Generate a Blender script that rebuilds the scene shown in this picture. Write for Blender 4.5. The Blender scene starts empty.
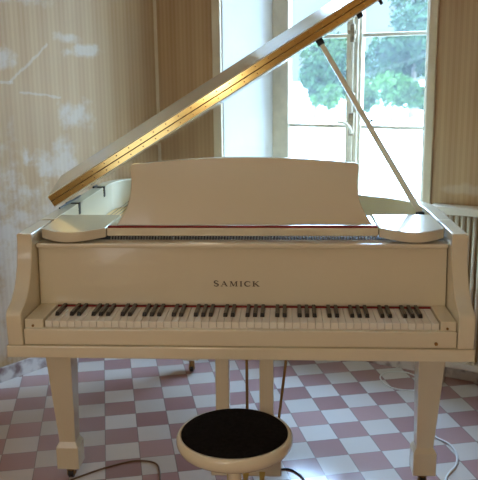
import bpy, bmesh, math, random
from mathutils import Vector, Matrix
random.seed(4)
C = bpy.context.scene.collection
sc = bpy.context.scene
PI = math.pi

# ------------------------------------------------------------------ materials
def mat(name):
    m = bpy.data.materials.new(name); m.use_nodes = True
    nt = m.node_tree; b = nt.nodes['Principled BSDF']
    return m, nt, b

def simple(name, col, rough=.5, metal=0, coat=0, spec=.5, var=0.0, vscale=8.0, bump=0.0, bscale=60.0):
    m, nt, b = mat(name)
    b.inputs['Roughness'].default_value = rough
    b.inputs['Metallic'].default_value = metal
    b.inputs['Coat Weight'].default_value = coat
    b.inputs['Coat Roughness'].default_value = .05
    b.inputs['Specular IOR Level'].default_value = spec
    tc = nt.nodes.new('ShaderNodeTexCoord')
    n = nt.nodes.new('ShaderNodeTexNoise'); n.inputs['Scale'].default_value = vscale; n.inputs['Detail'].default_value = 3
    nt.links.new(tc.outputs['Object'], n.inputs['Vector'])
    r = nt.nodes.new('ShaderNodeValToRGB')
    r.color_ramp.elements[0].position = .3; r.color_ramp.elements[1].position = .7
    r.color_ramp.elements[0].color = (*[c*(1-var) for c in col], 1)
    r.color_ramp.elements[1].color = (*[min(1, c*(1+var)) for c in col], 1)
    nt.links.new(n.outputs['Fac'], r.inputs['Fac']); nt.links.new(r.outputs['Color'], b.inputs['Base Color'])
    if bump:
        n2 = nt.nodes.new('ShaderNodeTexNoise'); n2.inputs['Scale'].default_value = bscale
        nt.links.new(tc.outputs['Object'], n2.inputs['Vector'])
        bp = nt.nodes.new('ShaderNodeBump'); bp.inputs['Strength'].default_value = bump; bp.inputs['Distance'].default_value = .002
        nt.links.new(n2.outputs['Fac'], bp.inputs['Height']); nt.links.new(bp.outputs['Normal'], b.inputs['Normal'])
    return m

IVORY = simple('ivory_lacquer', (.71, .64, .465), .16, coat=.7, var=.025, vscale=3)
WHITEKEY = simple('key_white', (.80, .76, .66), .25, var=.03, vscale=20)
BLACKKEY = simple('key_black', (.012, .011, .011), .22)
REDFELT = simple('red_felt', (.24, .022, .02), .9, var=.15, vscale=60)
DARK = simple('dark_steel', (.03, .028, .026), .4, metal=.6)
STEEL = simple('dull_steel', (.45, .44, .42), .45, metal=.8)
RUBBER = simple('black_rubber', (.012, .012, .012), .6)
BRASS = simple('polished_brass', (.70, .56, .24), .13, metal=1, var=.08, vscale=12)
BRASSDK = simple('tarnished_brass', (.30, .17, .06), .35, metal=1, var=.1)
RUSTY = simple('rusty_iron', (.26, .19, .11), .6, var=.4, vscale=60)
PLATE = simple('bronze_plate', (.62, .40, .14), .4, metal=.7)
SOUND = simple('spruce_board', (.55, .36, .17), .5, var=.12, vscale=14)
LETTER = simple('brand_letter_brown', (.09, .06, .035), .35)
CUSHION = simple('black_cloth', (.007, .006, .006), .95, spec=.1, var=.4, vscale=90, bump=.6, bscale=300)
PAINT = simple('cream_paint', (.74, .70, .60), .45, var=.05, vscale=9, bump=.15, bscale=30)
WINPAINT = simple('weathered_window_paint', (.60, .53, .39), .5, var=.10, vscale=14, bump=.3, bscale=50)
CASING = simple('beige_casing_paint', (.62, .52, .35), .5, var=.06, vscale=9)
PLASTER = simple('white_plaster', (.80, .80, .78), .8, var=.03, vscale=5, bump=.2)
CEIL = simple('ceiling_plaster', (.75, .70, .62), .9, var=.03)
RADI = simple('radiator_enamel', (.74, .66, .52), .4, var=.05)
CABLEW = simple('white_cable', (.65, .62, .56), .5)
CABLEB = simple('brown_cable', (.16, .09, .045), .5)
CABLEK = simple('black_cable', (.02, .02, .02), .5)
GRAVEL = simple('pale_gravel', (.80, .80, .77), .95, var=.06, vscale=2)
BARK = simple('bark', (.10, .075, .05), .9, var=.2)
def leafmat(name, col):
    m = simple(name, col, .8, var=.35, vscale=1.2, spec=.05)
    return m
LEAF1 = leafmat('leaf_green', (.020, .038, .010)); LEAF2 = leafmat('leaf_bluegreen', (.015, .031, .011)); LEAF3 = leafmat('leaf_bright', (.024, .052, .012))

def skirt_mat():
    m, nt, b = mat('scuffed_skirting')
    tc = nt.nodes.new('ShaderNodeTexCoord')
    n = nt.nodes.new('ShaderNodeTexNoise'); n.inputs['Scale'].default_value = 14; n.inputs['Detail'].default_value = 5
    nt.links.new(tc.outputs['Object'], n.inputs['Vector'])
    r = nt.nodes.new('ShaderNodeValToRGB'); e = r.color_ramp.elements
    e[0].position = .36; e[0].color = (.22, .14, .12, 1); e[1].position = .55; e[1].color = (.62, .56, .50, 1)
    nt.links.new(n.outputs['Fac'], r.inputs['Fac']); nt.links.new(r.outputs['Color'], b.inputs['Base Color'])
    b.inputs['Roughness'].default_value = .55
    return m
SKIRT = skirt_mat()

def wallpaper(name, stains, scratches=()):
    """striped paper, local X runs along the wall; stains: list of (x, z, rx, rz, threshold) whitish scuffed patches"""
    m, nt, b = mat(name); N = nt.nodes.new; L = nt.links.new
    tc = N('ShaderNodeTexCoord'); sp = N('ShaderNodeSeparateXYZ'); L(tc.outputs['Object'], sp.inputs[0])
    def math_(op, a, bb=None, c=None):
        n = N('ShaderNodeMath'); n.operation = op
        for i, v in enumerate((a, bb, c)):
            if v is None: continue
            if isinstance(v, (int, float)): n.inputs[i].default_value = v
            else: L(v, n.inputs[i])
        return n.outputs[0]
    x = sp.outputs[0]
    s1 = math_('SINE', math_('MULTIPLY', x, 2*PI/.026))
    s2 = math_('SINE', math_('MULTIPLY', x, 2*PI/.111))
    s3 = math_('SINE', math_('MULTIPLY', x, 2*PI/.0087))
    f = math_('ADD', math_('MULTIPLY', s1, .20), math_('MULTIPLY', s2, .18))
    f = math_('ADD', f, math_('MULTIPLY', s3, .12))
    f = math_('ADD', math_('MULTIPLY', f, .9), .5)
    r = N('ShaderNodeValToRGB'); e = r.color_ramp.elements
    e[0].position = .1; e[0].color = (.36, .205, .088, 1); e[1].position = .9; e[1].color = (.48, .32, .16, 1)
    L(f, r.inputs['Fac'])
    # overall grime
    g = N('ShaderNodeTexNoise'); g.inputs['Scale'].default_value = 2.2; g.inputs['Detail'].default_value = 5; L(tc.outputs['Object'], g.inputs['Vector'])
    mg = N('ShaderNodeMix'); mg.data_type = 'RGBA'; L(r.outputs['Color'], mg.inputs[6]); mg.inputs[7].default_value = (.39, .27, .155, 1)
    L(math_('MULTIPLY', math_('SUBTRACT', g.outputs['Fac'], .35), 1.0), mg.inputs[0])
    col = mg.outputs[2]
    n2 = N('ShaderNodeTexNoise'); n2.inputs['Scale'].default_value = 9; n2.inputs['Detail'].default_value = 7; n2.inputs['Roughness'].default_value = .65
    L(tc.outputs['Object'], n2.inputs['Vector'])
    for (sx, sz, rx, rz, th, amt) in stains:
        dx = math_('DIVIDE', math_('SUBTRACT', x, sx), rx); dz = math_('DIVIDE', math_('SUBTRACT', sp.outputs[2], sz), rz)
        d = math_('SQRT', math_('ADD', math_('MULTIPLY', dx, dx), math_('MULTIPLY', dz, dz)))
        fall = math_('SUBTRACT', 1.0, d)
        k = math_('ADD', math_('MULTIPLY', fall, .45), math_('SUBTRACT', n2.outputs['Fac'], th))
        k = math_('MULTIPLY', k, 5.0); n = N('ShaderNodeClamp'); L(k, n.inputs[0])
        mx = N('ShaderNodeMix'); mx.data_type = 'RGBA'; L(math_('MULTIPLY', n.outputs[0], amt), mx.inputs[0])
        L(col, mx.inputs[6]); mx.inputs[7].default_value = (.62, .57, .50, 1); col = mx.outputs[2]
    for (x0, z0, x1, z1) in scratches:
        ln = math.hypot(x1-x0, z1-z0); ux, uz = (x1-x0)/ln, (z1-z0)/ln
        dx = math_('SUBTRACT', x, x0); dz = math_('SUBTRACT', sp.outputs[2], z0)
        al = math_('ADD', math_('MULTIPLY', dx, ux), math_('MULTIPLY', dz, uz))
        ac = math_('ADD', math_('SUBTRACT', math_('MULTIPLY', dz, ux), math_('MULTIPLY', dx, uz)), math_('MULTIPLY', math_('SUBTRACT', n2.outputs['Fac'], .5), .05))
        k = math_('MULTIPLY', math_('LESS_THAN', math_('ABSOLUTE', ac), .006), math_('MULTIPLY', math_('GREATER_THAN', al, 0.0), math_('LESS_THAN', al, ln)))
        mx = N('ShaderNodeMix'); mx.data_type = 'RGBA'; L(math_('MULTIPLY', k, .28), mx.inputs[0])
        L(col, mx.inputs[6]); mx.inputs[7].default_value = (.62, .57, .50, 1); col = mx.outputs[2]
    L(col, b.inputs['Base Color']); b.inputs['Roughness'].default_value = .55
    b.inputs['Specular IOR Level'].default_value = .35
    return m

TX, TY, TA, TS = -.7429, 1.2362, .2341, .1358
def tilemat():
    m, nt, b = mat('checkered_tiles'); N = nt.nodes.new; L = nt.links.new
    tc = N('ShaderNodeTexCoord')
    def vm(op, a, v):
        n = N('ShaderNodeVectorMath'); n.operation = op; L(a, n.inputs[0])
        if v is not None: n.inputs[1].default_value = v
        return n.outputs[0]
    p = vm('SUBTRACT', tc.outputs['Object'], (TX, TY, 0))
    ro = N('ShaderNodeVectorRotate'); ro.rotation_type = 'Z_AXIS'; ro.inputs['Angle'].default_value = -TA; L(p, ro.inputs['Vector'])
    p = vm('MULTIPLY', ro.outputs[0], (1/TS, 1/TS, 0)); p = vm('ADD', p, (200, 200, 0))
    fl = vm('FLOOR', p, None); fr = vm('FRACTION', p, None)
    s = N('ShaderNodeSeparateXYZ'); L(fl, s.inputs[0]); s2 = N('ShaderNodeSeparateXYZ'); L(fr, s2.inputs[0])
    def mt(op, a, bb=None):
        n = N('ShaderNodeMath'); n.operation = op
        for i, v in enumerate((a, bb)):
            if v is None: continue
            if isinstance(v, (int, float)): n.inputs[i].default_value = v
            else: L(v, n.inputs[i])
        return n.outputs[0]
    odd = mt('MODULO', mt('ADD', s.outputs[0], s.outputs[1]), 2.0)
    wn = N('ShaderNodeTexWhiteNoise'); wn.noise_dimensions = '3D'; L(fl, wn.inputs['Vector'])
    no = N('ShaderNodeTexNoise'); no.inputs['Scale'].default_value = 30; no.inputs['Detail'].default_value = 5; L(tc.outputs['Object'], no.inputs['Vector'])
    v = mt('ADD', mt('MULTIPLY', wn.outputs['Value'], .6), mt('ADD', mt('MULTIPLY', no.outputs['Fac'], .08), .06))
    def ramp(a, c):
        r = N('ShaderNodeValToRGB'); e = r.color_ramp.elements; e[0].position = .2; e[1].position = .8
        e[0].color = (*a, 1); e[1].color = (*c, 1); L(v, r.inputs['Fac']); return r.outputs['Color']
    red = ramp((.34, .19, .17), (.46, .285, .255)); white = ramp((.55, .47, .39), (.68, .60, .53))
    mx = N('ShaderNodeMix'); mx.data_type = 'RGBA'; L(odd, mx.inputs[0]); L(white, mx.inputs[6]); L(red, mx.inputs[7])
    edge = mt('MINIMUM', mt('MINIMUM', s2.outputs[0], mt('SUBTRACT', 1.0, s2.outputs[0])), mt('MINIMUM', s2.outputs[1], mt('SUBTRACT', 1.0, s2.outputs[1])))
    gr = mt('LESS_THAN', edge, .012)
    m2 = N('ShaderNodeMix'); m2.data_type = 'RGBA'; L(mt('MULTIPLY', gr, .7), m2.inputs[0]); L(mx.outputs[2], m2.inputs[6]); m2.inputs[7].default_value = (.17, .13, .11, 1)
    L(m2.outputs[2], b.inputs['Base Color'])
    b.inputs['Specular IOR Level'].default_value = .3; rr = N('ShaderNodeMapRange'); rr.inputs[3].default_value = .13; rr.inputs[4].default_value = .17; L(no.outputs['Fac'], rr.inputs[0]); L(rr.outputs[0], b.inputs['Roughness'])
    n3 = N('ShaderNodeTexNoise'); n3.inputs['Scale'].default_value = 11; L(tc.outputs['Object'], n3.inputs['Vector'])
    bp = N('ShaderNodeBump'); bp.inputs['Strength'].default_value = .10; bp.inputs['Distance'].default_value = .003
    L(mt('ADD', n3.outputs['Fac'], mt('MULTIPLY', gr, -.25)), bp.inputs['Height']); L(bp.outputs['Normal'], b.inputs['Normal'])
    return m

def glassmat(name, dust):
    m, nt, b = mat(name); N = nt.nodes.new; L = nt.links.new
    nt.nodes.remove(b); out = nt.nodes['Material Output']
    t = N('ShaderNodeBsdfTransparent'); t.inputs[0].default_value = (.93, .97, .97, 1)
    d = N('ShaderNodeBsdfTranslucent'); d.inputs[0].default_value = (.9, .97, 1, 1)
    tc = N('ShaderNodeTexCoord'); n = N('ShaderNodeTexNoise'); n.inputs['Scale'].default_value = 5; n.inputs['Detail'].default_value = 6
    L(tc.outputs['Object'], n.inputs['Vector'])
    r = N('ShaderNodeMapRange'); r.inputs[1].default_value = .3; r.inputs[2].default_value = .7; r.inputs[3].default_value = dust*.7; r.inputs[4].default_value = dust*1.3
    L(n.outputs['Fac'], r.inputs[0])
    mx = N('ShaderNodeMixShader'); L(r.outputs[0], mx.inputs[0]); L(t.outputs[0], mx.inputs[1]); L(d.outputs[0], mx.inputs[2])
    g = N('ShaderNodeBsdfGlossy'); g.inputs['Roughness'].default_value = .03
    m2 = N('ShaderNodeMixShader'); m2.inputs[0].default_value = .04; L(mx.outputs[0], m2.inputs[1]); L(g.outputs[0], m2.inputs[2])
    L(m2.outputs[0], out.inputs['Surface'])
    return m
GLASS = glassmat('dusty_glass', .012)

# ------------------------------------------------------------------ mesh helpers
def B(): return bmesh.new()
def box(bm, x0, x1, y0, y1, z0, z1, M=None):
    vs = [bm.verts.new((x, y, z)) for x in (x0, x1) for y in (y0, y1) for z in (z0, z1)]
    if M: [setattr(v, 'co', M @ v.co) for v in vs]
    for f in ((0,1,3,2),(4,6,7,5),(0,4,5,1),(2,3,7,6),(0,2,6,4),(1,5,7,3)): bm.faces.new([vs[i] for i in f])
    return vs
def prism(bm, pts, fn0, fn1):
    """pts 2D polygon; fn0/fn1 map (a, b) to 3D on the two caps"""
    a = [bm.verts.new(fn0(*p)) for p in pts]; b = [bm.verts.new(fn1(*p)) for p in pts]
    n = len(pts)
    bm.faces.new(a[::-1]); bm.faces.new(b)
    for i in range(n): bm.faces.new((a[i], a[(i+1) % n], b[(i+1) % n], b[i]))
def prism_z(bm, pts, z0, z1): prism(bm, pts, lambda x, y: (x, y, z0), lambda x, y: (x, y, z1))
def strip_z(bm, outer, inner, z0, z1):
    """wall between two open plan lines of equal length"""
    n = len(outer)
    R = [[bm.verts.new((p[0], p[1], z)) for p in line] for line, z in ((outer, z0), (outer, z1), (inner, z1), (inner, z0))]
    for i in range(n-1):
        for k in range(4):
            a, b = R[k], R[(k+1) % 4]
            bm.faces.new((a[i], a[i+1], b[i+1], b[i]))
    bm.faces.new([R[k][0] for k in range(4)]); bm.faces.new([R[k][-1] for k in (3, 2, 1, 0)])
def lathe(bm, prof, cx=0, cy=0, seg=40):
    rings = []
    for r, z in prof:
        if r < 1e-6: rings.append([bm.verts.new((cx, cy, z))])
        else: rings.append([bm.verts.new((cx+r*math.cos(2*PI*i/seg), cy+r*math.sin(2*PI*i/seg), z)) for i in range(seg)])
    for a, b in zip(rings, rings[1:]):
        for i in range(seg):
            j = (i+1) % seg
            if len(a) == 1 and len(b) == 1: continue
            if len(a) == 1: bm.faces.new((a[0], b[j], b[i]))
            elif len(b) == 1: bm.faces.new((a[i], a[j], b[0]))
            else: bm.faces.new((a[i], a[j], b[j], b[i]))
def tube(bm, pts, r, seg=10, r1=None):
    pts = [Vector(p) for p in pts]; n = len(pts); rings = []
    for i, p in enumerate(pts):
        t = (pts[min(i+1, n-1)] - pts[max(i-1, 0)]).normalized()
        u = t.orthogonal().normalized() if i == 0 else (u - t*u.dot(t)).normalized()
        w = t.cross(u); rr = r if r1 is None else r + (r1-r)*i/(n-1)
        rings.append([bm.verts.new(p + rr*(math.cos(2*PI*k/seg)*u + math.sin(2*PI*k/seg)*w)) for k in range(seg)])
    for a, b in zip(rings, rings[1:]):
        for k in range(seg): bm.faces.new((a[k], a[(k+1) % seg], b[(k+1) % seg], b[k]))
    bm.faces.new(rings[0][::-1]); bm.faces.new(rings[-1])
def spline(pts, n=8):
    """Catmull-Rom through points"""
    P = [Vector(p) for p in pts]; P = [2*P[0]-P[1]] + P + [2*P[-1]-P[-2]]; out = []
    for i in range(1, len(P)-2):
        for k in range(n):
            t = k/n; a, b, c, d = P[i-1:i+3]
            out.append(.5*((2*b) + (c-a)*t + (2*a-5*b+4*c-d)*t*t + (3*b-a-3*c+d)*t**3))
    out.append(P[-2]); return out
def obj(name, bm, m, parent=None, bevel=0, smooth=False, seg=2):
    bmesh.ops.recalc_face_normals(bm, faces=bm.faces[:])
    me = bpy.data.meshes.new(name); bm.to_mesh(me); bm.free()
    o = bpy.data.objects.new(name, me); C.objects.link(o)
    me.materials.append(m)
    if smooth:
        for p in me.polygons: p.use_smooth = True
    if bevel:
        md = o.modifiers.new('bevel', 'BEVEL'); md.width = bevel; md.segments = seg; md.limit_method = 'ANGLE'; md.angle_limit = math.radians(40)
        md.harden_normals = False
    if parent: o.parent = parent
    return o
def thing(name, label, cat, loc=(0, 0, 0), rotz=0, group=None):
    o = bpy.data.objects.new(name, None); C.objects.link(o); o.location = loc; o.rotation_euler = (0, 0, rotz)
    o['label'] = label; o['category'] = cat
    if group: o['group'] = group
    return o
def tag(o, label, cat, group=None):
    o['label'] = label; o['category'] = cat
    if group: o['group'] = group
    return o
def struct(o): o['kind'] = 'structure'; return o
def smooth_angle(o, a=35):
    for p in o.data.polygons: p.use_smooth = True
    o.data.set_sharp_from_angle(angle=math.radians(a))
    return o

# ------------------------------------------------------------------ room
AN = math.radians(-26.5)
A0 = Vector((.947, 1.3455, 0)); E_ = Vector((math.cos(AN), math.sin(AN), 0)); N_ = Vector((-E_.y, E_.x, 0))
MW = Matrix.Translation(A0) @ Matrix.Rotation(AN, 4, 'Z')      # window-wall frame: x along the wall, y outwards
SC = -1.703                                                     # corner with the left wall
corner = A0 + E_*SC
LA = math.radians(53.0); LD = Vector((math.cos(LA), math.sin(LA), 0))
SR = 1.75
p0 = corner; p1 = A0 + E_*SR; p3 = corner - LD*5.6; p2 = p1 - N_*5.0
WH = 2.9
def wallobj(name, a, b, m, z0=0, z1=WH, th=.12):
    """inner face from a to b, thickness on the outside (left of a->b)"""
    d = b-a; L = d.length; bm = B(); box(bm, 0, L, 0, th, z0, z1)
    o = obj(name, bm, m); o.location = a; o.rotation_euler = (0, 0, math.atan2(d.y, d.x)); return struct(o)
bm = B(); pts = [(p.x, p.y) for p in (p0, p1, p2, p3)]
ctr = sum((Vector((x, y)) for x, y in pts), Vector((0, 0)))/4
big = [((x-ctr.x)*1.06+ctr.x, (y-ctr.y)*1.06+ctr.y) for x, y in pts]
prism_z(bm, big, -.1, 0); struct(obj('floor', bm, tilemat()))
bm = B(); prism_z(bm, big, WH, WH+.1); struct(obj('ceiling', bm, CEIL))
Lw = (corner-p3).length
WPL = wallpaper('striped_wallpaper_left', [(Lw-.50, 1.60, .17, .05, .62, .45), (Lw-.60, 1.66, .16, .05, .66, .35), (Lw-.98, 1.56, .13, .10, .66, .4),
     (Lw-.55, 1.28, .22, .16, .70, .4), (Lw-.70, 1.05, .35, .22, .70, .4), (Lw-.9, .45, .6, .7, .58, .32), (Lw-.85, 1.85, .35, .08, .70, .3), (Lw-1.15, .9, .4, .6, .64, .28)],
     [(Lw-.95, 1.45, Lw-.72, 1.63), (Lw-.90, 1.405, Lw-.66, 1.375), (Lw-1.0, 1.45, Lw-.93, 1.45)])
WPB = wallpaper('striped_wallpaper_back', [(.10, .935, .4, .04, .66, .2)])
WPO = wallpaper('striped_wallpaper', [])
wl = wallobj('wall_left', p3, p0, WPL); wr = wallobj('wall_right', p1, p2, WPO); wf = wallobj('wall_front', p2, p3, WPO)
# back wall with the splayed window opening
WS0, WS1, WZ0, WZ1, WT = -1.266, -.150, .70, 2.62, .34
FS0, FS1, FT = -1.101, -.15, .30
bm = B()
prism_z(bm, [(SC-.3, 0), (WS0, 0), (FS0-.005, WT), (SC-.3, WT)], 0, WH)
prism_z(bm, [(WS1, 0), (SR+.3, 0), (SR+.3, WT), (FS1+.005, WT)], 0, WH)
prism_z(bm, [(WS0, 0), (WS1, 0), (FS1+.005, WT), (FS0-.005, WT)], 0, WZ0)
prism_z(bm, [(WS0, 0), (WS1, 0), (FS1+.005, WT), (FS0-.005, WT)], WZ1, WH)
wb = struct(obj('wall_back', bm, WPB)); wb.matrix_world = MW
# white plaster lining of the opening
bm = B(); e = .004
prism_z(bm, [(WS0, .001), (WS0+.006, .001), (FS0+.004, FT), (FS0-.004, FT)], WZ0, WZ1)
prism_z(bm, [(WS1-.006, .001), (WS1, .001), (FS1+.004, FT), (FS1-.004, FT)], WZ0, WZ1)
prism_z(bm, [(WS0, .001), (WS1, .001), (FS1, FT), (FS0, FT)], WZ1-.006, WZ1)
o = struct(obj('trim_1', bm, PLASTER)); o.matrix_world = MW
bm = B(); prism_z(bm, [(WS0-.02, -.03), (WS1+.02, -.03), (WS1+.0, .0), (FS1, FT), (FS0, FT), (WS0, 0)], WZ0, WZ0+.025)
o = struct(obj('trim_2', bm, WINPAINT, bevel=.004)); o.matrix_world = MW
# narrow casing on the room side
bm = B()
box(bm, WS0-.052, WS0, -.018, 0, .0, WZ1+.05); box(bm, WS1, WS1+.040, -.018, 0, .0, WZ1+.05); box(bm, WS0, WS1, -.018, 0, WZ1, WZ1+.05)
o = struct(obj('trim_3', bm, CASING, bevel=.004)); o.matrix_world = MW
# strip in the corner of the room
bm = B(); box(bm, SC, SC+.018, -.006, .002, 0, WH); o = struct(obj('trim_4', bm, CASING)); o.matrix_world = MW
# skirtings
bm = B(); box(bm, 0, Lw, -.014, 0, 0, .075); o = struct(obj('baseboard_left', bm, SKIRT, bevel=.003)); o.location = p3; o.rotation_euler = (0, 0, LA)
bm = B(); box(bm, SC, WS0-.054, -.014, 0, 0, .075); box(bm, WS1+.042, SR, -.014, 0, 0, .075); box(bm, WS0-.002, WS1+.002, -.012, 0, 0, .075)
o = struct(obj('baseboard_back', bm, SKIRT, bevel=.003)); o.matrix_world = MW

# window: frame, two casements with panes, espagnolette
win = bpy.data.objects.new('window_1', None); C.objects.link(win); win.matrix_world = MW; win['kind'] = 'structure'
bm = B(); y0, y1 = FT-.03, FT+.03
box(bm, FS0-.003, FS0+.05, y0, y1, WZ0+.02, WZ1); box(bm, FS1-.045, FS1+.003, y0, y1, WZ0+.02, WZ1)
box(bm, FS0+.05, FS1-.045, y0, y1, WZ1-.05, WZ1); box(bm, FS0+.05, FS1-.045, y0, y1, WZ0+.02, WZ0+.06)
obj('window_frame', bm, WINPAINT, win, bevel=.004)
mid = -.620
def casement(s0, s1, stile0, stile1):
    z0, z1 = WZ0+.062, WZ1-.052; bm = B(); a, b = FT-.042, FT+.004
    box(bm, s0, s0+stile0, a, b, z0, z1); box(bm, s1-stile1, s1, a, b, z0, z1)
    box(bm, s0+stile0, s1-stile1, a, b, z0, z0+.07); box(bm, s0+stile0, s1-stile1, a, b, z1-.06, z1)
    o = obj('casement', bm, WINPAINT, win, bevel=.005)
    bars = [1.195, 1.665, 2.135]
    for z in bars:
        bm = B(); box(bm, s0+stile0, s1-stile1, a+.008, b-.008, z-.010, z+.010); obj('glazing_bar', bm, WINPAINT, o, bevel=.004)
    zz = [z0+.07] + bars + [z1-.06]
    for u, v in zip(zz, zz[1:]):
        bm = B(); box(bm, s0+stile0-.004, s1-stile1+.004, FT-.021, FT-.018, u, v); obj('glass_pane', bm, GLASS, o)
casement(FS0+.052, mid-.002, .050, .040); casement(mid+.002, FS1-.047, .042, .045)
bm = B(); box(bm, mid-.022, mid+.030, FT-.058, FT-.042, WZ0+.07, WZ1-.06); obj('meeting_batten', bm, WINPAINT, win, bevel=.006)
bm = B(); tube(bm, [(mid+.004, FT-.068, .85), (mid+.004, FT-.068, 2.45)], .006)
for z in (1.0, 1.36, 1.66, 2.0): box(bm, mid-.010, mid+.018, FT-.072, FT-.056, z-.012, z+.012)
obj('espagnolette_rod', bm, WINPAINT, win, smooth=False)
bm = B(); box(bm, mid-.008, mid+.016, FT-.08, FT-.056, 1.63, 1.72); box(bm, mid-.024, mid+.022, FT-.075, FT-.057, 1.67, 1.69); obj('latch_keeper', bm, RUSTY, win, bevel=.003)
bm = B(); box(bm, mid-.010, mid+.020, FT-.08, FT-.056, 1.15, 1.27)
obj('lock_case', bm, RUSTY, win, bevel=.004)
bm = B(); tube(bm, spline([(mid+.012, FT-.085, 1.165), (mid+.010, FT-.105, 1.195), (mid-.015, FT-.115, 1.218), (mid-.055, FT-.115, 1.225)]), .008); obj('handle', bm, WINPAINT, win, smooth=True)

# radiator: vertical tubes between two headers
rad = thing('radiator', 'cream radiator of upright tubes under the striped wallpaper right of the window', 'radiator'); rad.matrix_world = MW
bm = B(); box(bm, -.085, 1.2, -.135, -.045, .835, .872); obj('top_rail', bm, RADI, rad, bevel=.006)
bm = B(); box(bm, -.085, 1.2, -.115, -.065, .09, .125); obj('bottom_rail', bm, RADI, rad, bevel=.006)
s = -.07; k = 0
while s < 1.19:
    bm = B(); tube(bm, [(s, -.095, .12), (s, -.095, .84)], .0085, 8); obj('radiator_tube', bm, RADI, rad, smooth=True) ; s += .0275
for s in (.0, .55, 1.1):
    bm = B(); box(bm, s-.012, s+.012, -.115, -.065, 0, .092); obj('foot', bm, RADI, rad)
    bm = B(); box(bm, s-.01, s+.01, -.07, .0, .70, .72); obj('wall_bracket', bm, RADI, rad)

# ------------------------------------------------------------------ grand piano
P = thing('grand_piano', 'ivory white baby grand piano with its lid propped open in front of the window', 'piano')
W = .72; RZ0, RZ1 = .64, .983
right = [(.72, .05), (.72, .35), (.718, .58), (.704, .68), (.668, .765), (.60, .845), (.50, .92), (.40, 1.0), (.31, 1.09), (.235, 1.19), (.165, 1.30), (.07, 1.395), (-.06, 1.45), (-.22, 1.472), (-.42, 1.468), (-.57, 1.44), (-.66, 1.39), (-.706, 1.31), (-.72, 1.2), (-.72, .8), (-.72, .05)]
def dense(pl, n=5): return [(v.x, v.y) for v in spline([(x, y, 0) for x, y in pl], n)]
outer = dense(right)
def offset(pl, d):
    out = []
    for i, p in enumerate(pl):
        a = Vector(pl[max(i-1, 0)]); b = Vector(pl[min(i+1, len(pl)-1)]); t = (b-a).normalized()
        n = Vector((-t.y, t.x)); out.append((p[0]+n.x*d, p[1]+n.y*d))
    return out
inner = offset(outer, .05)
# start of the curved rim behind the arms
def cut(pl, yv):
    return [(x, max(y, yv)) for x, y in pl]
ko = [i for i, (x, y) in enumerate(outer) if y >= .34]
outer_c = outer[ko[0]:ko[-1]+1]; inner_c = inner[ko[0]:ko[-1]+1]
bm = B(); strip_z(bm, outer_c, inner_c, RZ0, RZ1); smooth_angle(obj('rim', bm, IVORY, P, bevel=.003))
# arms (side cheeks) with the scrolled front
armprof = [(.35, .656), (-.030, .656), (-.034, .700), (-.034, .752), (-.030, .762), (-.018, .770), (.006, .779), (.034, .795), (.058, .818), (.078, .848), (.094, .880), (.104, .910), (.110, .935), (.113, .960), (.114, RZ1), (.35, RZ1)]
ac = armprof
for sx in (-1, 1):
    bm = B(); xa, xb = (sx*.72, sx*.671)
    prism(bm, ac, lambda y, z: (xa, y, z), lambda y, z: (xb, y, z)); smooth_angle(obj('arm', bm, IVORY, P, bevel=.003))
bm = B(); box(bm, -.724, .724, -.036, .62, .617, .656); obj('key_bed', bm, IVORY, P, bevel=.003)
bm = B(); box(bm, -.669, .669, -.026, -.002, .657, .709); ks = obj('key_slip', bm, IVORY, P, bevel=.004)
for sx, z in ((-1, .682), (1, .682)):
    if sx > 0:
        bm = B(); tube(bm, [(.607, -.0255, .672), (.607, -.030, .672)], .0055, 12); obj('lock_screw', bm, BRASSDK, ks, smooth=False)
for sx in (-1, 1):
    bm = B(); box(bm, min(sx*.6155+.006, sx*.669), max(sx*.6155+.006, sx*.669), -.012, .158, .706, .737); cb = obj('key_block', bm, IVORY, P, bevel=.003)
    bm = B(); tube(bm, [(sx*.642, -.0115, .716), (sx*.642, -.0155, .716)], .004, 12); obj('screw', bm, BRASSDK, cb)
bm = B(); box(bm, -.614, .614, .0, .19, .660, .706); obj('key_frame', bm, SOUND, P)
# keys
PW = 1.228/52
def wkey(notchl, notchr):
    bm = B(); h = PW/2-.0006; nb = .0065
    lo, hi = (-h + (nb if notchl else 0)), (h - (nb if notchr else 0))
    pl = [(-h, 0), (h, 0), (h, .052), (hi, .0525), (hi, .168), (lo, .168), (lo, .0525), (-h, .052)]
    prism_z(bm, pl, .0, .021); return bm
letters = 'ABCDEFG'; cache = {}
for i in range(52):
    L = letters[i % 7]
    nl = L in 'BDEGA' and i > 0; nr = L in 'ACDFG' and i < 51
    key = (nl, nr)
    if key not in cache:
        o = obj('white_key', wkey(nl, nr), WHITEKEY, P, bevel=.0012); cache[key] = o
    else:
        o = cache[key].copy(); C.objects.link(o); o.parent = P
    o.location = (-.608 + PW*(i+.5), 0, .7065)
bk = None
for i in range(51):
    if letters[i % 7] in 'ACDFG':
        if bk is None:
            bm = B(); vs = box(bm, -.0066, .0066, .053, .156, 0, .0118)
            for v in vs:
                if v.co.z > .01: v.co.x *= .84; v.co.y += .006 if v.co.y < .1 else 0
            bk = o = obj('black_key', bm, BLACKKEY, P, bevel=.0014)
        else:
            o = bk.copy(); C.objects.link(o); o.parent = P
        o.location = (-.608 + PW*(i+1), 0, .7265)
bm = B(); box(bm, -.615, .621, .149, .1555, .7275, .7318); obj('key_felt', bm, REDFELT, P)
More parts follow.
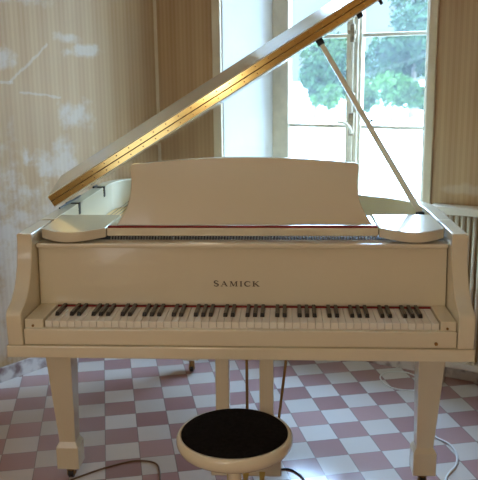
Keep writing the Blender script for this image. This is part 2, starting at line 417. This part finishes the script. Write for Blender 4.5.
# fallboard, brand lettering
bm = B(); prism(bm, [(.155, .7325), (.178, .7325), (.178, .928), (.166, .928), (.153, .745)], lambda y, z: (-.669, y, z), lambda y, z: (.669, y, z))
fb = obj('fallboard', bm, IVORY, P, bevel=.003)
def ribbon(bm, pts, w):
    """flat stroke in the (x, z) plane, w may vary along"""
    n = len(pts); ws = w if isinstance(w, (list, tuple)) else [w]*n; a = []; b = []
    for i, p in enumerate(pts):
        q0 = Vector(pts[max(i-1, 0)]); q1 = Vector(pts[min(i+1, n-1)]); t = (q1-q0).normalized(); nn = Vector((-t.y, t.x))*ws[i]/2
        v = Vector(p); a.append(v+nn); b.append(v-nn)
    yf, yb = -.0012, .0012
    for i in range(n-1):
        q = [a[i], a[i+1], b[i+1], b[i]]
        f = [bm.verts.new((v.x, yf, v.y)) for v in q]; g = [bm.verts.new((v.x, yb, v.y)) for v in q]
        bm.faces.new(f); bm.faces.new(g[::-1])
        for k in range(4): bm.faces.new((f[k], g[k], g[(k+1) % 4], f[(k+1) % 4]))
def arc(cx, cz, rx, rz, a0, a1, n=14): return [(cx+rx*math.cos(math.radians(a0+(a1-a0)*i/n)), cz+rz*math.sin(math.radians(a0+(a1-a0)*i/n))) for i in range(n+1)]
TH, TN, SF = .19, .08, .08
def gl_S(bm):
    p = arc(.36, .74, .27, .22, 25, 200) ; q = [(.14, .62), (.3, .52), (.46, .44)]; r = arc(.36, .26, .29, .23, 30, -160)
    ln = p+q+r; n = len(ln); ribbon(bm, ln, [TN+.12*math.sin(PI*i/(n-1)) for i in range(n)])
    ribbon(bm, [(.62, .72), (.62, .95)], .07); ribbon(bm, [(.07, .28), (.07, .05)], .07); return .74
def gl_A(bm):
    ribbon(bm, [(.12, .04), (.50, 1.0)], TN); ribbon(bm, [(.46, 1.0), (.86, .04)], TH); ribbon(bm, [(.24, .36), (.74, .36)], TN)
    ribbon(bm, [(-.02, .04), (.28, .04)], SF); ribbon(bm, [(.68, .04), (1.04, .04)], SF); return 1.02
def gl_M(bm):
    ribbon(bm, [(.14, .04), (.18, .96)], TN); ribbon(bm, [(.20, 1.0), (.58, .06)], TH); ribbon(bm, [(.56, .06), (.94, 1.0)], TN); ribbon(bm, [(.98, .04), (.98, .98)], TH)
    ribbon(bm, [(0, .04), (.30, .04)], SF); ribbon(bm, [(.80, .04), (1.16, .04)], SF); ribbon(bm, [(.02, .96), (.26, .96)], SF); ribbon(bm, [(.92, .96), (1.16, .96)], SF); return 1.18
def gl_I(bm):
    ribbon(bm, [(.2, .04), (.2, .96)], TH); ribbon(bm, [(.02, .04), (.38, .04)], SF); ribbon(bm, [(.02, .96), (.38, .96)], SF); return .42
def gl_C(bm):
    ln = arc(.48, .5, .42, .46, 45, 315, 20); n = len(ln); ribbon(bm, ln, [TN+.13*math.sin(PI*i/(n-1)) for i in range(n)])
    ribbon(bm, [(.80, .68), (.80, .96)], .07); ribbon(bm, [(.82, .06), (.82, .28)], .06); return .88
def gl_K(bm):
    ribbon(bm, [(.2, .04), (.2, .96)], TH); ribbon(bm, [(.3, .46), (.80, .94)], TN); ribbon(bm, [(.40, .56), (.88, .05)], TH)
    ribbon(bm, [(.02, .04), (.40, .04)], SF); ribbon(bm, [(.02, .96), (.38, .96)], SF); ribbon(bm, [(.66, .96), (.94, .96)], SF); ribbon(bm, [(.72, .04), (1.06, .04)], SF); return 1.04
x = -.0855
for g, h in ((gl_S, .0195), (gl_A, .0175), (gl_M, .0175), (gl_I, .0175), (gl_C, .0175), (gl_K, .0175)):
    bm = B(); adv = g(bm)
    for v in bm.verts: v.co.x *= .0228; v.co.z *= h
    o = obj('brand_letter', bm, LETTER, fb); o.location = (x, .1564, .798); x += adv*.0228 + .0061
    o.rotation_euler = (-math.atan2(.013, .183), 0, 0)
# ledge over the fallboard
bm = B(); box(bm, -.669, .669, .146, .214, .928, .944); obj('front_ledge', bm, IVORY, P, bevel=.005, seg=3)
# tuning pins seen in the slot between ledge and music shelf
bm = B(); box(bm, -.668, .668, .216, .46, .85, .925); obj('pin_block', bm, RUBBER, P)
pin = None
for i in range(92):
    if pin is None:
        bm = B(); tube(bm, [(0, 0, 0), (.004, 0, .027)], .0027, 8); pin = o = obj('tuning_pin', bm, STEEL, P)
    else: o = pin.copy(); C.objects.link(o); o.parent = P
    o.location = (-.44 + .885*i/91, .232, .9245)
# plate, soundboard, strings
pl = offset(outer_c, .052)
bm = B(); prism_z(bm, [(-.667, .465)] + [(.667, .465)] + [p for p in pl if p[1] > .47], .70, .712); obj('soundboard', bm, SOUND, P)
pl2 = offset(outer_c, .056)
bm = B(); prism_z(bm, [(-.66, .47)] + [(.66, .47)] + [p for p in pl2 if p[1] > .48], .845, .857); obj('iron_plate', bm, PLATE, P)
bm = B()
for i in range(70):
    xs = -.60 + 1.2*i/69
    ye = 1.36 if xs < -.1 else 1.36 - (xs+.1)*.95
    if ye > .62: tube(bm, [(xs, .47, .90), (xs, ye, .885)], .0011, 4)
obj('piano_strings', bm, DARK, P)['kind'] = 'stuff'
# music shelf and its two rounded side wings
bm = B(); box(bm, -.448, .455, .218, .44, .953, .981); obj('music_shelf', bm, IVORY, P, bevel=.004)
for sx in (-1, 1):
    xi = .449 if sx < 0 else .456; n = 16
    front = []
    for i in range(n+1):
        t = i/n; xx = xi + (.662-xi)*t
        front.append((sx*xx, .205 - .012*t - .072*math.sin(PI*t)))
    pl3 = front + [(sx*.668, .44), (sx*xi, .44)]
    bm = B(); prism_z(bm, pl3, .952, .985); smooth_angle(obj('shelf_wing', bm, IVORY, P, bevel=.003))
bm = B(); box(bm, -.445, .452, .222, .238, .9812, .9862); obj('felt_strip', bm, REDFELT, P)
# music desk
cxd = .009
half = [(.430, 0), (.424, .006), (.414, .022), (.403, .040), (.393, .058), (.386, .080), (.381, .105), (.380, .135), (.382, .16), (.386, .182), (.385, .193), (.378, .199)]
top = [(.378*(1-2*i/24), .199 + .021*math.cos(PI/2*(1-2*i/24))) for i in range(25)]
prof = half + top[1:-1] + [(-a, b) for a, b in half[::-1]]
ty = .065/.222
bm = B(); prism(bm, prof, lambda a, b: (cxd+a, .238+b*ty, .9865+b), lambda a, b: (cxd+a, .263+b*ty, .9865+b))
smooth_angle(obj('music_desk', bm, IVORY, P, bevel=.0115, seg=5))

# lid: plan outline folded up about the left rim
ang = math.radians(31.4); U = Vector((math.cos(ang), 0, math.sin(ang))); NN = Vector((-math.sin(ang), 0, math.cos(ang)))
H = Vector((-.728, 0, .989)); FY = .51
def lidp(u, y, w): return H + U*u + NN*w + Vector((0, y, 0))
lo = offset(outer, -.012)
lid_pts = [(.02, FY), (1.456, FY)] + [(x+.728, y) for x, y in lo if y > FY+.02 and x > -.725] + [(0, 1.2)]
lid_pts = [(max(0, a), b) for a, b in lid_pts]
LT = .024
bm = B(); prism(bm, lid_pts, lambda a, b: lidp(a, b, 0), lambda a, b: lidp(a, b, LT)); smooth_angle(lid := obj('lid', bm, IVORY, P, bevel=.003))
# brass piano hinge along the fold: leaf on the lid edge, leaf on the flap edge, barrel, screws
bm = B()
def lidbox(bm, u0, u1, y0, y1, w0, w1):
    vs = [bm.verts.new(lidp(u, y, w)) for u in (u0, u1) for y in (y0, y1) for w in (w0, w1)]
    for f in ((0,1,3,2),(4,6,7,5),(0,4,5,1),(2,3,7,6),(0,2,6,4),(1,5,7,3)): bm.faces.new([vs[i] for i in f])
lidbox(bm, .022, 1.45, FY-.002, FY, .005, LT-.0005); lidbox(bm, .022, 1.45, FY-.002, FY, LT+.0025, LT+.0215)
hg = obj('piano_hinge', bm, BRASS, lid)
bm = B(); tube(bm, [lidp(.022, FY-.002, LT+.001), lidp(1.45, FY-.002, LT+.001)], .0022, 8); obj('hinge_barrel', bm, BRASSDK, lid)
scr = None
for i in range(26):
    u = .05 + 1.36*i/25
    for w in (LT-.010, LT+.014):
        uu = u+(.006 if w > LT else 0)
        if scr is None:
            bm = B(); tube(bm, [(0, .0008, 0), (0, -.0012, 0)], .0026, 6); scr = o = obj('hinge_screw', bm, BRASSDK, lid)
        else: o = scr.copy(); C.objects.link(o); o.parent = lid
        o.location = lidp(uu, FY-.002, w)
# folded front flap, its free edge riding a little above the lid
ft = math.tan(math.radians(10))
bm = B(); b0 = LT+.002
fl = [(FY, b0), (FY+.27, b0+.27*ft), (FY+.27, b0+.27*ft+.0235), (FY, b0+.0235)]
prism(bm, fl, lambda y, w: lidp(.02, y, w), lambda y, w: lidp(1.456, y, w)); obj('front_flap', bm, IVORY, P, bevel=.003)
# rubber buttons and prop socket on the underside
for u, y in ((1.33, .56), (1.42, .60)):
    bm = B(); tube(bm, [lidp(u, y, 0), lidp(u, y, -.016)], .011 if u < 1.4 else .006, 12); obj('rubber_button', bm, RUBBER, lid)
tp = lidp(1.168, .60, -.004)
bm = B(); tube(bm, [lidp(1.168, .60, .0), lidp(1.168, .60, -.022)], .014, 12); obj('prop_socket', bm, RUBBER, lid)
# lid prop
bm = B(); pa = Vector((.655, .60, .962)); d = (tp-pa); n1 = d.normalized().cross(Vector((0, 1, 0))).normalized()*.0105; n2 = Vector((0, 1, 0))*.007
vs = []
for q, s in ((pa, 1.15), (tp, .85)):
    for i, j in ((-1, -1), (1, -1), (1, 1), (-1, 1)): vs.append(bm.verts.new(q + n1*i*s + n2*j))
for f in ((0,1,2,3),(7,6,5,4),(0,4,5,1),(1,5,6,2),(2,6,7,3),(3,7,4,0)): bm.faces.new([vs[i] for i in f])
pr = obj('lid_prop', bm, IVORY, P, bevel=.003)
bm = B(); box(bm, .645, .668, .578, .625, .95, .968); tube(bm, [(.64, .60, .962), (.67, .60, .962)], .008, 10); obj('prop_pivot', bm, DARK, pr)
bm = B(); q = pa + d*.53 - n1*1.2; tube(bm, [q, q - n1*1.0], .004, 8); obj('prop_catch', bm, DARK, pr)
# strap hinges of the lid on the left rim
for y in (.70, 1.13):
    bm = B(); box(bm, -.700, -.668, y-.012, y+.012, .9832, .9862); box(bm, -.671, -.668, y-.012, y+.012, .940, .9862); tube(bm, [(-.712, y-.03, .987), (-.712, y+.03, .987)], .005, 8)
    obj('lid_hinge', bm, DARK, P)
bm = B(); tube(bm, [(-.708, .56, .988), (-.708, .86, .988)], .0035, 8); obj('hinge_pin', bm, DARK, P)

# legs with casters
def leg(x, y, fz=.052):
    bm = B()
    prof = [(.048, .614), (.048, .585), (.046, .50), (.0305, .158), (.0415, fz+.086), (.0415, fz)]
    rings = [[bm.verts.new((x+sx*r+(math.copysign(.012, x)*max(0, (z-.16)/.45) if y < 1 else 0), y+sy*r, z)) for sx, sy in ((-1, -1), (1, -1), (1, 1), (-1, 1))] for r, z in prof]
    for a, b in zip(rings, rings[1:]):
        for k in range(4): bm.faces.new((a[k], a[(k+1) % 4], b[(k+1) % 4], b[k]))
    bm.faces.new(rings[0]); bm.faces.new(rings[-1][::-1])
    o = obj('leg', bm, IVORY, P, bevel=.003)
    bm = B(); tube(bm, [(x, y, fz+.001), (x, y, .030)], .014, 12); box(bm, x-.014, x-.010, y-.012, y+.012, .012, .036); box(bm, x+.010, x+.014, y-.012, y+.012, .012, .036)
    tube(bm, [(x-.016, y, .018), (x+.016, y, .018)], .004, 8)
    ca = obj('caster', bm, BRASSDK, o)
    bm = B(); tube(bm, [(x-.009, y, .018), (x+.009, y, .018)], .018, 18); obj('caster_wheel', bm, DARK, o)
    return o
leg(-.654, .325); leg(.652, .325)
o = leg(-.322, 1.368, .072)
# beam above the rear leg
bm = B(); box(bm, -.40, -.25, 1.28, 1.42, .612, .70); obj('leg_plate', bm, IVORY, P)
# pedal lyre
LY = .30; lx = .010
for x0, x1 in ((-.097, -.049), (.059, .109)):
    bm = B(); box(bm, x0, x1, LY-.035, LY+.02, .13, .614); obj('lyre_post', bm, IVORY, P, bevel=.004)
bm = B(); box(bm, -.118, .136, LY-.06, LY+.07, .062, .132); obj('lyre_box', bm, IVORY, P, bevel=.006)
for x in (-.048, .010, .068):
    bm = B(); prism(bm, [(-.011, 0), (-.008, .05), (-.012, .085), (-.008, .105), (.008, .105), (.012, .085), (.008, .05), (.011, 0)], lambda a, b: (x+a, LY-.06-b, .078-b*.12), lambda a, b: (x+a, LY-.06-b, .084-b*.12))
    obj('pedal', bm, BRASS, P, bevel=.002)
for a, b in (((.010, .36, .12), (-.002, .60, .70)), ((.114, .36, .12), (.192, .60, .70))):
    bm = B(); tube(bm, [a, b], .0055, 10); obj('lyre_rod', bm, BRASSDK, P, smooth=True)

# ------------------------------------------------------------------ stool
sx, sy = .007, -.283
st = thing('piano_stool', 'round cream stool with a black cloth seat in front of the piano', 'stool', (sx, sy, 0))
bm = B(); lathe(bm, [(0, .452), (.13, .452), (.150, .456), (.160, .465), (.164, .478), (.163, .490), (.158, .498), (.151, .500), (.149, .494), (0, .494)], seg=64); obj('seat_ring', bm, IVORY, st, smooth=True)
bm = B(); lathe(bm, [(0, .494), (.1492, .494), (.1495, .500), (.146, .503), (.12, .506), (0, .507)], seg=64); obj('seat_cushion', bm, CUSHION, st, smooth=True)
bm = B(); lathe(bm, [(0, .452), (.055, .452), (.055, .443), (.03, .436), (.022, .42), (.020, .33), (.035, .32), (.042, .29), (.042, .22), (.03, .20), (0, .20)], seg=32); smooth_angle(obj('column', bm, IVORY, st))
for k in range(4):
    a = PI/4 + k*PI/2; dv = Vector((math.cos(a), math.sin(a), 0))
    bm = B(); tube(bm, spline([dv*.03+Vector((0, 0, .27)), dv*.09+Vector((0, 0, .25)), dv*.15+Vector((0, 0, .14)), dv*.19+Vector((0, 0, .012))], 6), .020, 12, .013)
    obj('leg', bm, IVORY, st, smooth=True)

# ------------------------------------------------------------------ cables on the floor
def cable(name, pts, r, m, label):
    bm = B(); tube(bm, spline([(x, y, r) for x, y in pts], 8), r, 8); o = obj(name, bm, m, None, smooth=True); return tag(o, label, 'cable')
cable('power_cable', [(.88, 1.17), (.78, 1.155), (.69, 1.165), (.64, 1.21), (.62, 1.30), (.645, 1.36), (.70, 1.385), (.76, 1.375), (.80, 1.33)], .0035, CABLEW, 'pale cable looped on the tiles behind the right front piano leg')
cable('power_cable', [(.735, .80), (.745, .715), (.775, .675), (.815, .62), (.825, .54), (.805, .455), (.755, .375), (.71, .25)], .0045, CABLEW, 'white cable curving around the right front piano leg')
cable('power_cable', [(-.70, .24), (-.62, .322), (-.545, .385), (-.46, .437), (-.40, .447), (-.35, .425), (-.325, .36), (-.31, .26)], .0035, CABLEB, 'brown cable curving on the tiles beside the left front piano leg')
cable('power_cable', [(.13, .40), (.165, .405), (.20, .37), (.225, .31), (.235, .22)], .0035, CABLEK, 'thin dark cable on the tiles beside the pedals')

# ------------------------------------------------------------------ outside
bm = B(); box(bm, -60, 80, 3.2, 140, -.7, -.5); g = obj('ground', bm, GRAVEL); struct(g)
def tree(name, x, y, r, cz, h, n, m, label, cat, leaf=.2, group=None):
    t = thing(name, label, cat, (x, y, -.5), 0, group)
    rnd = random.Random(int(x*100+y)); bm = B()
    lobes = [(rnd.gauss(0, .42)*r, rnd.gauss(0, .4)*r, cz+.5+rnd.gauss(0, .38)*h, r*rnd.uniform(.35, .6)) for _ in range(9)]
    for _ in range(n):
        lx_, ly_, lz_, lr = rnd.choice(lobes); v = Vector((rnd.gauss(0, 1), rnd.gauss(0, 1), rnd.gauss(0, 1))).normalized()*lr*rnd.uniform(.55, 1)
        c = Vector((lx_, ly_, max(.15, lz_))) + v
        if c.z < .08: c.z = .08 + rnd.random()*.3
        a = Vector((rnd.gauss(0, 1), rnd.gauss(0, 1), rnd.gauss(0, 1))).normalized(); b = a.orthogonal().normalized(); w = a.cross(b); s = leaf*rnd.uniform(.6, 1.2)
        bm.faces.new([bm.verts.new(c+b*s), bm.verts.new(c+w*s*.45), bm.verts.new(c-b*s), bm.verts.new(c-w*s*.45)])
    obj('foliage', bm, m, t)
    bm = B(); tube(bm, [(0, 0, 0), (.05, 0, cz*.5), (0, .05, cz+.4)], .16*r/2, 8, .05); obj('trunk', bm, BARK, t, smooth=True)
tree('leafy_tree', 5.6, 31, 2.5, 2.4, 2.3, 7000, LEAF2, 'tall bluish green tree seen through the right casement', 'tree', .16)
tree('leafy_tree', 2.7, 39, 1.9, 2.0, 1.6, 5000, LEAF1, 'mid green tree seen just right of the window handle', 'tree', .16)
tree('garden_shrub', 4.4, 28.5, 1.2, .7, .5, 3000, LEAF3, 'bright green shrub low in the right casement', 'shrub', .12)
tree('garden_shrub', 1.45, 31, 1.3, 1.0, .9, 4500, LEAF2, 'dark green shrub seen through the left casement', 'shrub', .14)
tree('garden_shrub', 1.75, 26, .55, .5, .4, 1200, LEAF3, 'small pale shrub in front of the dark one in the left casement', 'shrub', .10)
tree('garden_shrub', 4.75, 24.8, .6, .55, .45, 2600, LEAF1, 'low shrub near the right edge of the right casement, under the bright green one', 'shrub', .13)
tree('garden_shrub', 3.2, 25.5, .55, .5, .4, 2200, LEAF1, 'low dark shrub just right of the window handle, under the mid green tree', 'shrub', .13)
tree('leafy_tree', 9.4, 36, 2.8, 2.6, 2.4, 6000, LEAF1, 'broad tree beyond the right edge of the window', 'tree', .18)
tree('leafy_tree', -2.2, 38, 2.3, 2.0, 1.6, 5000, LEAF2, 'rounded tree beyond the left edge of the window', 'tree', .18)

# ------------------------------------------------------------------ light
w = bpy.data.worlds.new('sky'); sc.world = w; w.use_nodes = True; nt = w.node_tree
bg = nt.nodes['Background']; tc = nt.nodes.new('ShaderNodeTexCoord'); sp = nt.nodes.new('ShaderNodeSeparateXYZ'); nt.links.new(tc.outputs['Generated'], sp.inputs[0])
r = nt.nodes.new('ShaderNodeValToRGB'); nt.links.new(sp.outputs[2], r.inputs[0])
el = r.color_ramp.elements
el[0].position = .10; el[0].color = (.0132, .0175, .020, 1); el[1].position = .30; el[1].color = (.48, .69, 1, 1)
e2 = el.new(.9); e2.color = (.38, .60, 1, 1)
nt.links.new(r.outputs[0], bg.inputs[0]); bg.inputs['Strength'].default_value = 46.0
sun = bpy.data.lights.new('sun', 'SUN'); sun.energy = 2.0; sun.angle = .02; sun.color = (1, .96, .9); so = bpy.data.objects.new('sun', sun); C.objects.link(so)
so.rotation_euler = Vector((-.35, .75, -.75)).to_track_quat('-Z', 'Y').to_euler()
# portal helping the sky light find the window opening
pt = bpy.data.lights.new('window_portal', 'AREA'); pt.shape = 'RECTANGLE'; pt.size = 1.0; pt.size_y = 1.9; pt.cycles.is_portal = True
po = bpy.data.objects.new('window_portal', pt); C.objects.link(po)
po.matrix_world = MW @ Matrix.Translation((-.635, WT+.02, 1.66)) @ Matrix.Rotation(-PI/2, 4, 'X')
# warm bare bulb of a standing lamp beside the photographer
lp = bpy.data.lights.new('standing_lamp', 'POINT'); lp.energy = 27; lp.color = (1, .84, .63); lp.shadow_soft_size = .06
lo_ = bpy.data.objects.new('standing_lamp', lp); C.objects.link(lo_); lo_.location = (-.40, -2.35, 1.52)
# daylight from the room's other window, in the wall behind the camera
dl = bpy.data.lights.new('other_window', 'AREA'); dl.shape = 'RECTANGLE'; dl.size = 1.15; dl.size_y = 1.7; dl.energy = 8; dl.color = (.95, .97, 1)
do = bpy.data.objects.new('other_window', dl); C.objects.link(do)
do.location = (-1.16, -3.34, 1.5); do.rotation_euler = N_.to_track_quat('-Z', 'Z').to_euler()

# ------------------------------------------------------------------ camera
cam = bpy.data.cameras.new('camera'); co = bpy.data.objects.new('camera', cam); C.objects.link(co); sc.camera = co
R_ = Vector((.99824083, .05809534, -.01183982)); U_ = Vector((-.00103237, .21669625, .97623853)); F_ = Vector((-.05928055, .97450894, -.21637502))
M = Matrix((R_, U_, -F_)).transposed().to_4x4(); M.translation = Vector((.14518, -2.237435, 1.48585)); co.matrix_world = M
cam.sensor_fit = 'HORIZONTAL'; cam.sensor_width = 36; cam.lens = 757.618/478*36; cam.clip_start = .02; cam.clip_end = 500
cam.dof.use_dof = True; cam.dof.focus_distance = 2.5; cam.dof.aperture_fstop = 7.0
vs = sc.view_settings; sc.display_settings.display_device = 'sRGB'
vs.view_transform = 'Standard'; vs.look = 'None'; vs.gamma = 1; vs.use_curve_mapping = False; vs.exposure = .22
sc.cycles.use_denoising = True; sc.cycles.max_bounces = 10; sc.cycles.diffuse_bounces = 5; sc.cycles.transparent_max_bounces = 12
sc.cycles.sample_clamp_indirect = 6
